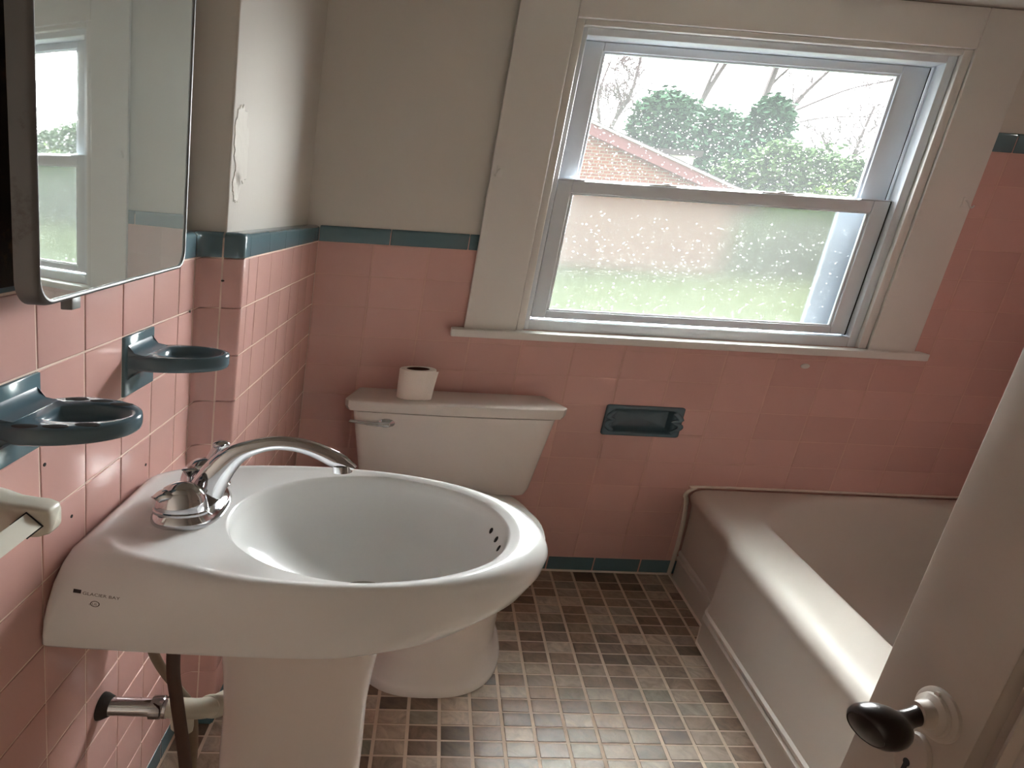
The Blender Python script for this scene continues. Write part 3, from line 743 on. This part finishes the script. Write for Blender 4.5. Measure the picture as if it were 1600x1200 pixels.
# inner well rings with the same count, matched by direction from the middle of the tub
tc_ = (1.235, -.80)
def well(a0, a1, b0, b1, h, e):
    poly = []
    for ca, cb, q0, r in ((a1-e*.6, b1-e*.6, 0, e*.6), (a0+e, b1-e, PI/2, e), (a0+e*.6, b0+e*.6, PI, e*.6), (a1-e*.6, b0+e*.6, 1.5*PI, e*.6)):
        for i in range(75): q = q0+PI/2*i/74; poly.append((ca+r*math.cos(q), cb+r*math.sin(q)))
    out = []
    for p in L[-1]:
        dx, dy = p[0]-tc_[0], p[1]-tc_[1]; best = 1e9
        for i in range(300):
            x1, y1 = poly[i]; x2, y2 = poly[(i+1) % 300]; ex, ey = x2-x1, y2-y1; den = dx*ey-dy*ex
            if abs(den) < 1e-12: continue
            t = ((x1-tc_[0])*ey-(y1-tc_[1])*ex)/den; s = ((x1-tc_[0])*dy-(y1-tc_[1])*dx)/den
            if t > 0 and -1e-6 <= s <= 1+1e-6: best = min(best, t)
        out.append((tc_[0]+dx*best, tc_[1]+dy*best, h))
    return out
for a0, a1, b0, b1, h, e in ((.962, 1.545, -1.50, -.026, .402, .27), (.970, 1.538, -1.494, -.034, .4005, .27), (.977, 1.531, -1.487, -.042, .395, .27), (.983, 1.526, -1.48, -.050, .385, .27), (.992, 1.516, -1.46, -.064, .34, .26), (1.008, 1.498, -1.42, -.095, .2, .24), (1.03, 1.474, -1.38, -.14, .12, .21), (1.07, 1.43, -1.30, -.24, .085, .17), (1.15, 1.35, -1.1, -.5, .08, .09)):
    L.append(well(a0, a1, b0, b1, h, e))
MB().loft(L, True, True).build('tub_shell', M['tub'], tb, angle=45)
ck = [(TA1, -.003, .404), (1.3, -.003, .405), (.915, -.003, .405), (.893, -.004, .398), (.878, -.005, .383), (.874, -.006, .366), (.880, -.006, .34), (.887, -.006, .25), (.8905, -.006, .12), (.8895, -.006, .005)]
MB().tube(smooth_path(ck, 5), .0055, 8).build('caulk_bead', M['caulk'], tb)
MB().tube([(.8925, -.01, .003), (.8925, -.33, .003), (.878, -.376, .003), (.8615, -.42, .003), (.8605, -1.5, .003)], .0045, 8).build('floor_caulk', M['caulk'], tb)

# ------------------------------------------------------------------ ceramic fittings
t = thing('soap_dish', left(W5-1.5*T, 1.108, 0), 'small blue ceramic soap dish jutting from the pink wall, farther from the mirror door edge', 'soap dish')
t['label'] = 'blue ceramic soap dish with a plain hollow, nearer the window, above the faucet'
def wall_dish(t, bc, holes, tip=.041, rb=.0555, h=1.127, dp=.026):
    MB().box(AL-.004, AL+.0022, bc-.0535, bc+.0535, ROWS[9]+.0012, ROWS[10]-.0012, bev=.0015).build('back_plate', M['blue'], t)
    def dd(k, hh, w0=.045, back=AL+.001):          # straight sides from the plate, round front
        a_s = AL+.030; pts = []
        for i in range(10): u = i/10; pts.append((back+(a_s-back)*u, (w0+(rb-w0)*sm(u))*k))
        for i in range(25): q = PI/2*(1-i/24); pts.append((a_s+(tip-a_s)*math.cos(q)-(1-k)*.03*math.cos(q), rb*math.sin(q)*k))
        full = [(a, bc-b_, hh) for a, b_ in pts]; return full+[(a, bc+b_, hh) for a, b_ in reversed(pts[:-1])]
    ca = (AL+tip)*.5+.006; n1 = len(dd(1, 0))
    def hollow(ra, rb_, hh):                       # matched by direction to the outline
        out = []
        for p in dd(1, 0):
            q = math.atan2((p[1]-bc)/rb_, (p[0]-ca)/ra); out.append((ca+ra*math.cos(q), bc+rb_*math.sin(q), hh))
        return out
    hw = (.0320, .0330) if holes else (.0315, .0420)
    Ld = [dd(.80, h-dp), dd(.93, h-dp), dd(.985, h-dp+.003), dd(1.0, h-dp+.008), dd(1.0, h-.006), dd(.985, h-.0015), dd(.955, h)]
    Ld += [hollow(hw[0]+.0015, hw[1]+.0015, h+.0002), hollow(hw[0], hw[1], h-.0012), hollow(hw[0]-.0015, hw[1]-.0015, h-.006), hollow(hw[0]-.004, hw[1]-.004, h-.012), hollow(hw[0]-.010, hw[1]-.010, h-.0165), hollow(.008, .008, h-.018)]
    m_ = MB().loft(Ld, True, True)
    # fillets sweeping from the tray up and down the plate
    prof = [(AL+.0015, h+.020), (AL+.004, h+.010), (AL+.009, h+.003), (AL+.018, h+.0006), (AL+.018, h-.006), (AL+.001, h-.006)]
    m_.loft([[(a, bc+b_, hh) for a, hh in prof] for b_ in (-.0445, -.040, .040, .0445)], True, True)
    prof = [(AL+.0015, h-.046), (AL+.005, h-.034), (AL+.012, h-.0275), (AL+.026, h-.0255), (AL+.026, h-.018), (AL+.001, h-.018)]
    m_.loft([[(a, bc+b_, hh) for a, hh in prof] for b_ in (-.044, -.036, .036, .044)], True, True)
    d = m_.build('tray', M['blue_dish'], t, angle=50)
    if holes:
        for sgn in (-1, 1):
            for da in (-.022, -.003, .015):
                a_ = max(0, (ca+da-AL-.030)/(tip-AL-.030)); b_ = bc+sgn*(rb*math.sqrt(1-a_*a_)-.0130)
                MB().lathe([(.0078, -.001), (.0078, .0004), (.0072, .0006)], (ca+da, b_, h-.0002), (0, 0, 1), 18, sx=1.1, sy=.85).build('brush_hole', M['dark'], d)
wall_dish(t, W5-1.5*T, False)
t = thing('toothbrush_holder', left(W5-4.5*T, 1.108, 0), 'blue ceramic toothbrush holder with six holes round its rim, at the left edge', 'toothbrush holder')
wall_dish(t, W5-4.5*T+.0015, True, tip=.0405, rb=.066, h=1.124, dp=.022)
# recessed soap niche under the window
t = thing('soap_niche', (.735, 0, .61), 'dark blue ceramic soap recess set in the pink wall beside the toilet tank', 'soap dish')
n0 = (.6465, .8185, .6095, .7310)
def nring(ix, iz, b_, r=.007):
    a0, a1, h0, h1 = n0[0]+ix, n0[1]-ix, n0[2]+iz, n0[3]-iz
    out = []
    for ca, chh, q0 in ((a1-r, h1-r, 0), (a0+r, h1-r, PI/2), (a0+r, h0+r, PI), (a1-r, h0+r, 1.5*PI)):
        for i in range(5): q = q0+PI/2*i/4; out.append((ca+r*math.cos(q), b_, chh+r*math.sin(q)))
    return out
MB().loft([nring(0, 0, .0), nring(0, 0, -.007), nring(.002, .002, -.011), nring(.006, .006, -.0125), nring(.016, .013, -.0115), nring(.020, .016, -.006), nring(.022, .018, .006), nring(.026, .022, .030), nring(.036, .030, .040)], False, True).build('recess', M['blue_dish'], t, angle=50)
for x0, x1, x2 in ((.799, .812, -.020), (.666, .654, -.017)):
    MB().tube(smooth_path([(x0, -.010, .632), (x1, x2, .650), (x1, x2, .664), (x0, -.012, .674), (x1, x2, .686), (x0, -.010, .708)], 4), .0065, 10).build('grip', M['blue_dish'], t)
o = MB().lathe([(.0100, 0), (.0098, .002), (.008, .0035), (.003, .004)], (1.050, -.0005, .9188), (0, -1, 0), 20).build('wall_plug_cap', M['trim'], None)
tag(o, 'small round white plug cap on the pink tile under the window sill', 'plug cap')
# towel bar
t = thing('towel_bar', (AL, -1.49, 1.0), 'off-white ceramic towel bar bracket with square bar on the left wall', 'towel bar')
br = MB(); TBH = .999; TBB = -1.450
sec = []
for a, hb, hh, bo in ((AL, .022, .034, 0), (AL+.008, .020, .031, 0), (AL+.018, .018, .025, 0), (AL+.030, .017, .0225, 0), (-.012, .0165, .0215, 0), (-.0055, .014, .018, 0), (-.0035, .010, .013, 0)):
    sec.append([(a, TBB+hb*math.copysign(abs(math.cos(q))**(2/5), math.cos(q)), TBH+hh*math.copysign(abs(math.sin(q))**(2/5), math.sin(q))) for q in [2*PI*k/32 for k in range(32)]])
br.loft(sec, True, True).build('bracket', M['ivory'], t, angle=50)
bq = [(-.0275, .0), (-.0175, .0165), (-.0075, .0), (-.0175, -.0165)]
MB().loft([[(a, TBB-.012, TBH-.002+h) for a, h in bq], [(a, -2.10, TBH-.002+h) for a, h in bq]], True, True).build('square_bar', M['ivory'], t, angle=20)
MB().loft([[(-.0175+(a+.0175)*1.15, TBB-.0172, TBH-.002+h*1.15) for a, h in bq], [(-.0175+(a+.0175)*1.15, TBB-.0178, TBH-.002+h*1.15) for a, h in bq]], True, True).build('socket', M['dark'], t)
sec = [[(p[0], p[1]-.62, p[2]) for p in s_] for s_ in sec]
MB().loft(sec, True, True).build('bracket', M['ivory'], t, angle=50)

# ------------------------------------------------------------------ medicine cabinet, mirror door a little ajar
mc = thing('medicine_cabinet', (AL, -1.22, 1.268), 'mirrored medicine cabinet with a worn steel frame on the upper left wall', 'cabinet')
MF = (-.0225, -1.008); MN = (-.0005, -1.484); MH0, MH1 = 1.270, 1.80
dirv = Vector((MN[0]-MF[0], MN[1]-MF[1])); Lm = dirv.length; dirv /= Lm
def onm(s, hh, d):       # s along the door from the far (hinge) edge, d behind the mirror face
    return (MF[0]+dirv.x*s-d, MF[1]+dirv.y*s, hh)
MB().box(AL-.010, AL+.008, -1.475, -1.03, MH0+.012, MH1-.01, bev=.002).build('cabinet_body', M['rust_shade'], mc)  # rusted body, near black to carry the shade of the gap behind the door
def mring(ins, d, r):
    out = []
    ru = r
    s0, s1, h0, h1 = ins, Lm-ins, MH0+ins, MH1-ins
    for cs_, chh, q0 in ((s1-ru, h1-r, 0), (s0+ru, h1-r, PI/2), (s0+ru, h0+r, PI), (s1-ru, h0+r, 1.5*PI)):
        for i in range(9): q = q0+PI/2*i/8; out.append(onm(cs_+ru*math.cos(q), chh+r*math.sin(q), d))
    return out
df = MB().loft([mring(.004, .0145, .030), mring(0, .0135, .030), mring(0, .003, .030), mring(.001, .0005, .030), mring(.004, -.0008, .028), mring(.0062, -.0004, .027), mring(.0068, .0015, .027)], True, False)
dfo = df.build('door_frame', M['steel'], mc, angle=40)
MB().loft([mring(.0066, .0012, .027), mring(.0067, .0012, .027)], False, True).build('mirror', M['mirror'], dfo)
s_ = Lm-.075
MB().box(onm(s_, 0, 0)[0]-.010, onm(s_, 0, 0)[0]-.002, onm(s_, 0, 0)[1]+.004, onm(s_, 0, 0)[1]+.022, MH0-.014, MH0+.001, bev=.001).build('door_catch', M['steel'], mc)

# ------------------------------------------------------------------ outside
g = MB().box(-40, 60, .5, 90, -.6, .15).build('lawn', M['lawn'], None); tag(g, kind='structure')
hs = thing('brick_house', (0, 18, -1), 'neighbouring red brick house with a sloping gable seen through the window', 'house')
RA = (2.3558, 3.8602); sl_ = (2.4386-3.8602)/(4.814-2.3558)
rk = lambda a: RA[1]+sl_*(a-RA[0])
pk = -1.5; er = 5.05; el_ = 2*pk-er
hw = MB().add([(a, 15, h) for a, h in ((el_, -1), (er-.25, -1), (er-.25, rk(er-.25)-.25), (pk, rk(pk)-.25), (el_, rk(er)-.25))]+[(a, 21, h) for a, h in ((el_, -1), (er-.25, -1), (er-.25, rk(er-.25)-.25), (pk, rk(pk)-.25), (el_, rk(er)-.25))],
              [(0, 1, 2, 3, 4), (5, 6, 7, 8, 9), (0, 1, 6, 5), (1, 2, 7, 6), (2, 3, 8, 7), (3, 4, 9, 8), (4, 0, 5, 9)])
hw.build('brick_wall', M['brick'], hs, uv=(0, 2), smooth=False)
def slope_slab(mb, b0, b1, d0, d1):
    for s in (1, -1):
        e = er if s > 0 else el_
        mb.add([(pk, b0, rk(pk)+d0), (e, b0, rk(er)+d0), (e, b0, rk(er)+d1), (pk, b0, rk(pk)+d1), (pk, b1, rk(pk)+d0), (e, b1, rk(er)+d0), (e, b1, rk(er)+d1), (pk, b1, rk(pk)+d1)],
               [(0, 1, 2, 3), (4, 5, 6, 7), (0, 1, 5, 4), (1, 2, 6, 5), (2, 3, 7, 6), (3, 0, 4, 7)])
    return mb
slope_slab(MB(), 14.80, 15.0, -.36, -.09).build('rake_board', M['rake'], hs, smooth=False)
slope_slab(MB(), 14.74, 15.0, -.09, -.03).build('drip_edge', M['white_ext'], hs, smooth=False)
slope_slab(MB(), 14.76, 21.2, -.03, .0).build('roof', M['roof'], hs, smooth=False)
sh_ = thing('shed', (5.1, 22.7, -1), 'small pale outbuilding top showing just beyond the brick gable', 'shed')
MB().box(4.75, 5.45, 22.1, 23.3, -1, 4.0).build('shed_wall', M['white_ext'], sh_)
MB().box(4.60, 5.60, 22.0, 23.4, 4.0, 4.2).build('shed_roof', M['roof'], sh_)
def foliage(n, blobs, size, seed):
    rr = random.Random(seed); mb = MB()
    tot = sum(b[3]*b[4] for b in blobs)
    for (ca, cb, chh, ra, rh) in blobs:
        for _ in range(int(n*ra*rh/tot)):
            d = Vector((rr.gauss(0, 1), rr.gauss(0, 1), rr.gauss(0, 1))).normalized(); k = rr.uniform(.5, 1.0)**.5*rr.uniform(.88, 1.08)*(1.18 if rr.random() < .12 else 1)
            c = Vector((ca+d.x*ra*k, cb+d.y*ra*k, chh+d.z*rh*k)); s = size*rr.uniform(.5, 1.2)
            x = Vector((rr.gauss(0, 1), rr.gauss(0, 1), rr.gauss(0, 1))).normalized(); y = x.cross(Vector((rr.gauss(0, 1), rr.gauss(0, 1), rr.gauss(0, 1)))).normalized()
            mb.add([tuple(c-x*s), tuple(c+y*s*.5), tuple(c+x*s), tuple(c-y*s*.5)], [(0, 1, 2, 3)])
    return mb
GT = 'evergreens beyond the brick house'
for i, (a, b_, lab, bl) in enumerate((
    (5.15, 25, 'rounded evergreen tree rising right behind the brick gable', [(5.1, 25, 5.5, .85, 1.3), (5.15, 25, 3.6, 1.05, 2.2), (5.2, 25, 1.3, 1.2, 2.0)]),
    (6.5, 25.5, 'broad evergreen tree in the middle of the group outside', [(6.45, 25.5, 5.2, .85, 1.15), (6.5, 25.5, 3.6, 1.1, 2.2), (6.5, 25.5, 1.2, 1.3, 2.0)]),
    (7.9, 26, 'tall narrow evergreen tree right of the middle one outside', [(7.95, 26, 5.9, .62, 1.2), (7.9, 26, 3.8, .95, 2.2), (7.8, 26, 1.2, 1.3, 2.0)]))):
    t = thing('evergreen_tree', (a, b_, -1), lab, 'tree', GT)
    foliage(24000, bl, .125, 20+i).build('foliage', M['leaf'], t, smooth=False)
    MB().tube([(a, b_, -1), (a, b_, 4)], [.2, .05], 8).build('trunk', M['bark'], t)
t = thing('shrub', (8.4, 20, -1), 'dense green bushes low at the right of the upper window pane', 'shrub')
foliage(34000, [(6.9, 20.5, 3.0, .75, 1.6), (7.7, 20.5, 2.7, .85, 1.75), (8.6, 20.8, 2.3, .9, 1.9), (9.5, 21, 1.8, 1.0, 1.9), (6.2, 21, 2.0, .9, 1.8), (7.6, 20, .6, 2.0, 1.0), (10.4, 21, 1.0, 1.2, 1.5)], .105, 31).build('foliage', M['leaf3'], t, smooth=False)
t = thing('shrub', (6.6, 14.5, -1), 'bright yellow-green bush at the lower right corner of the upper pane', 'shrub')
foliage(9000, [(6.15, 15, 1.2, .75, 1.45), (5.6, 15, .8, .7, 1.2), (6.5, 15, .6, .8, 1.4)], .085, 33).build('foliage', M['leaf2'], t, smooth=False)
def bare(seed, limbs, twig, levels, per):
    rr = random.Random(seed); mb = MB()
    def grow(p, d, ln, r, lv):
        r = max(r, .0125); pts = [p]; n = 3
        for i in range(n):
            d = (d+Vector((rr.uniform(-1, 1)*.16, rr.uniform(-1, 1)*.10, rr.uniform(-.06, .12)))).normalized(); p = p+d*ln/n; pts.append(p)
        mb.tube([tuple(x) for x in pts], [r*(1-.3*i/n) for i in range(n+1)], 5, caps=False)
        if lv <= 0: return
        for k in range(3):
            q = pts[rr.choice((1, 2, 3))] if k else pts[-1]
            grow(q, (d+Vector((rr.uniform(-1, 1), rr.uniform(-1, 1)*.5, rr.uniform(-.5, .7)))*.8).normalized(), ln*rr.uniform(.5, .8), r*.66, lv-1)
    for pts, r0, r1 in limbs:
        pp = [Vector(x) for x in smooth_path(pts, 5)]; n = len(pp)
        mb.tube([tuple(x) for x in pp], [r0+(r1-r0)*i/(n-1) for i in range(n)], 7, caps=False)
        for k in range(per):
            i = rr.randrange(int(n*.35), n-1); t = (pp[i+1]-pp[i]).normalized()
            grow(pp[i], (t+Vector((rr.uniform(-1, 1), rr.uniform(-1, 1)*.5, rr.uniform(-.4, .5)))*.9).normalized(), twig*rr.uniform(.6, 1.1), r1*.7, levels)
    return mb
GB = 'bare trees against the sky'
for sd, base, limbs, twig, lv, per, lab in (
    (3, (4.3, 30, -1), [([(4.3, 30, -1), (4.35, 30, 4), (4.6, 30, 6.2), (4.9, 30, 7.6), (4.95, 30, 9.6)], .11, .03), ([(4.35, 30, 4), (4.2, 30, 6.0), (4.0, 30, 7.4), (4.15, 30, 9)], .07, .02), ([(4.5, 30, 5.6), (4.7, 30, 6.9), (4.35, 30, 8.2)], .06, .02)], .8, 3, 10, 'leafless twiggy tree at the far left of the upper pane above the gable'),
    (8, (6.95, 31, -1), [([(6.95, 31, -1), (6.95, 31, 5), (7.1, 31, 7.2), (7.45, 31, 9.0), (7.9, 31, 10.6)], .13, .05), ([(7.1, 31, 7.3), (7.25, 31, 8.8), (7.5, 31, 10.4)], .06, .035)], .5, 1, 3, 'leafless tree with a forked trunk between the two left evergreens'),
    (12, (8.7, 30, -1), [([(8.6, 30, -1), (8.62, 30, 5), (8.68, 30, 7.4), (8.8, 30, 9.3), (8.9, 30, 10.6)], .15, .07), ([(8.72, 30, 8.2), (9.1, 30, 9.1), (9.7, 30, 9.9)], .05, .025)], .6, 2, 3, 'leafless tree rising behind the tall narrow evergreen'),
    (17, (9.3, 30.5, -1), [([(9.3, 30.5, -1), (9.4, 30.5, 5.5), (9.75, 30.5, 7.6), (10.2, 30.5, 8.8), (10.9, 30.5, 10.2)], .12, .04), ([(9.6, 30.5, 7.2), (10.6, 30.5, 8.1), (11.4, 30.5, 8.7), (12.6, 30.5, 9.2)], .06, .025), ([(9.5, 30.5, 6.6), (10.8, 30.5, 7.2), (12.4, 30.5, 7.4)], .05, .02)], .8, 3, 6, 'leafless tree with spreading limbs at the right of the pane'),
    (23, (11.4, 28, -1), [([(11.4, 28, -1), (11.3, 28, 3.5), (11.1, 28, 5.5), (11.2, 28, 7.4)], .10, .03), ([(11.3, 28, 3.6), (10.5, 28, 5.0), (9.9, 28, 6.2)], .06, .02), ([(11.3, 28, 4.0), (12.0, 28, 5.6), (12.1, 28, 7.4)], .06, .02)], .9, 3, 9, 'leafless twiggy tree at the far right edge of the pane')):
    t = thing('bare_tree', base, lab, 'tree', GB)
    bare(sd, limbs, twig, lv, per).build('branches', M['bark'], t)

# ------------------------------------------------------------------ light
wd_ = bpy.data.worlds.new('overcast sky'); sc.world = wd_; wd_.use_nodes = True; nt = wd_.node_tree
bg = nt.nodes['Background']
tcw = N(nt, 'ShaderNodeTexCoord'); sx_ = N(nt, 'ShaderNodeSeparateXYZ'); nt.links.new(tcw.outputs['Generated'], sx_.inputs[0])
rw = N(nt, 'ShaderNodeValToRGB'); rw.color_ramp.elements[0].position = .45; rw.color_ramp.elements[0].color = (.80, .84, .86, 1); rw.color_ramp.elements[1].position = .9; rw.color_ramp.elements[1].color = (.93, .97, 1, 1)
mrw = N(nt, 'ShaderNodeMapRange'); mrw.inputs['From Min'].default_value = -1; nt.links.new(sx_.outputs['Z'], mrw.inputs['Value'])
nt.links.new(mrw.outputs[0], rw.inputs[0])
# sky made darker on the door side, to dim outdoor faces towards the window
my = N(nt, 'ShaderNodeMapRange'); my.interpolation_type = 'SMOOTHSTEP'; my.inputs['From Min'].default_value = -.35; my.inputs['From Max'].default_value = .35; my.inputs['To Min'].default_value = .10
nt.links.new(sx_.outputs['Y'], my.inputs['Value'])
msk = N(nt, 'ShaderNodeVectorMath', _operation='SCALE'); nt.links.new(rw.outputs[0], msk.inputs[0]); nt.links.new(my.outputs[0], msk.inputs['Scale'])
nt.links.new(msk.outputs[0], bg.inputs[0]); bg.inputs[1].default_value = 3.8
la = bpy.data.lights.new('window portal', 'AREA'); la.shape = 'RECTANGLE'; la.size = 1.35; la.size_y = 1.0; la.cycles.is_portal = True
lo = bpy.data.objects.new('window_portal', la); col.objects.link(lo); lo.location = P((.79, .27, 1.49)); lo.rotation_euler = (-PI/2, 0, 0)
# added very wide soft sun: brightens the room, the left wall most
sl2 = bpy.data.lights.new('soft fill sun', 'SUN'); sl2.energy = 20.0; sl2.angle = math.radians(80); sl2.color = (.97, 1, 1)
so2 = bpy.data.objects.new('soft_fill_sun', sl2); col.objects.link(so2)
dsun = Vector((-1.35, -1, -.80)); so2.rotation_euler = dsun.to_track_quat('-Z', 'Y').to_euler(); so2.location = P((3, 12, 14))

# ------------------------------------------------------------------ camera
cam = bpy.data.cameras.new('camera'); co = bpy.data.objects.new('camera', cam); col.objects.link(co); sc.camera = co
cam.sensor_fit = 'HORIZONTAL'; cam.sensor_width = 36; cam.lens = 950.57/1600*36
cam.shift_x = (800-353.79)/1600; cam.shift_y = (583.09-600)/1600; cam.clip_start = .02; cam.clip_end = 300
right_ = Vector((.99755979, -.0343759, .06076838)); up_ = Vector((-.04875925, .27993912, .95877873)); bk_ = right_.cross(up_)
co.matrix_world = Matrix.Translation(P((.23636, -2.14063, 1.39901))) @ Matrix((right_, up_, bk_)).transposed().to_4x4()

sc.view_settings.view_transform = 'Standard'; sc.view_settings.look = 'None'; sc.view_settings.gamma = 1
sc.view_settings.use_curve_mapping = False; sc.view_settings.exposure = 2.3
try:
    sc.cycles.max_bounces = 12; sc.cycles.diffuse_bounces = 6; sc.cycles.glossy_bounces = 6; sc.cycles.transmission_bounces = 10; sc.cycles.transparent_max_bounces = 24
    sc.cycles.use_denoising = True
except Exception: pass
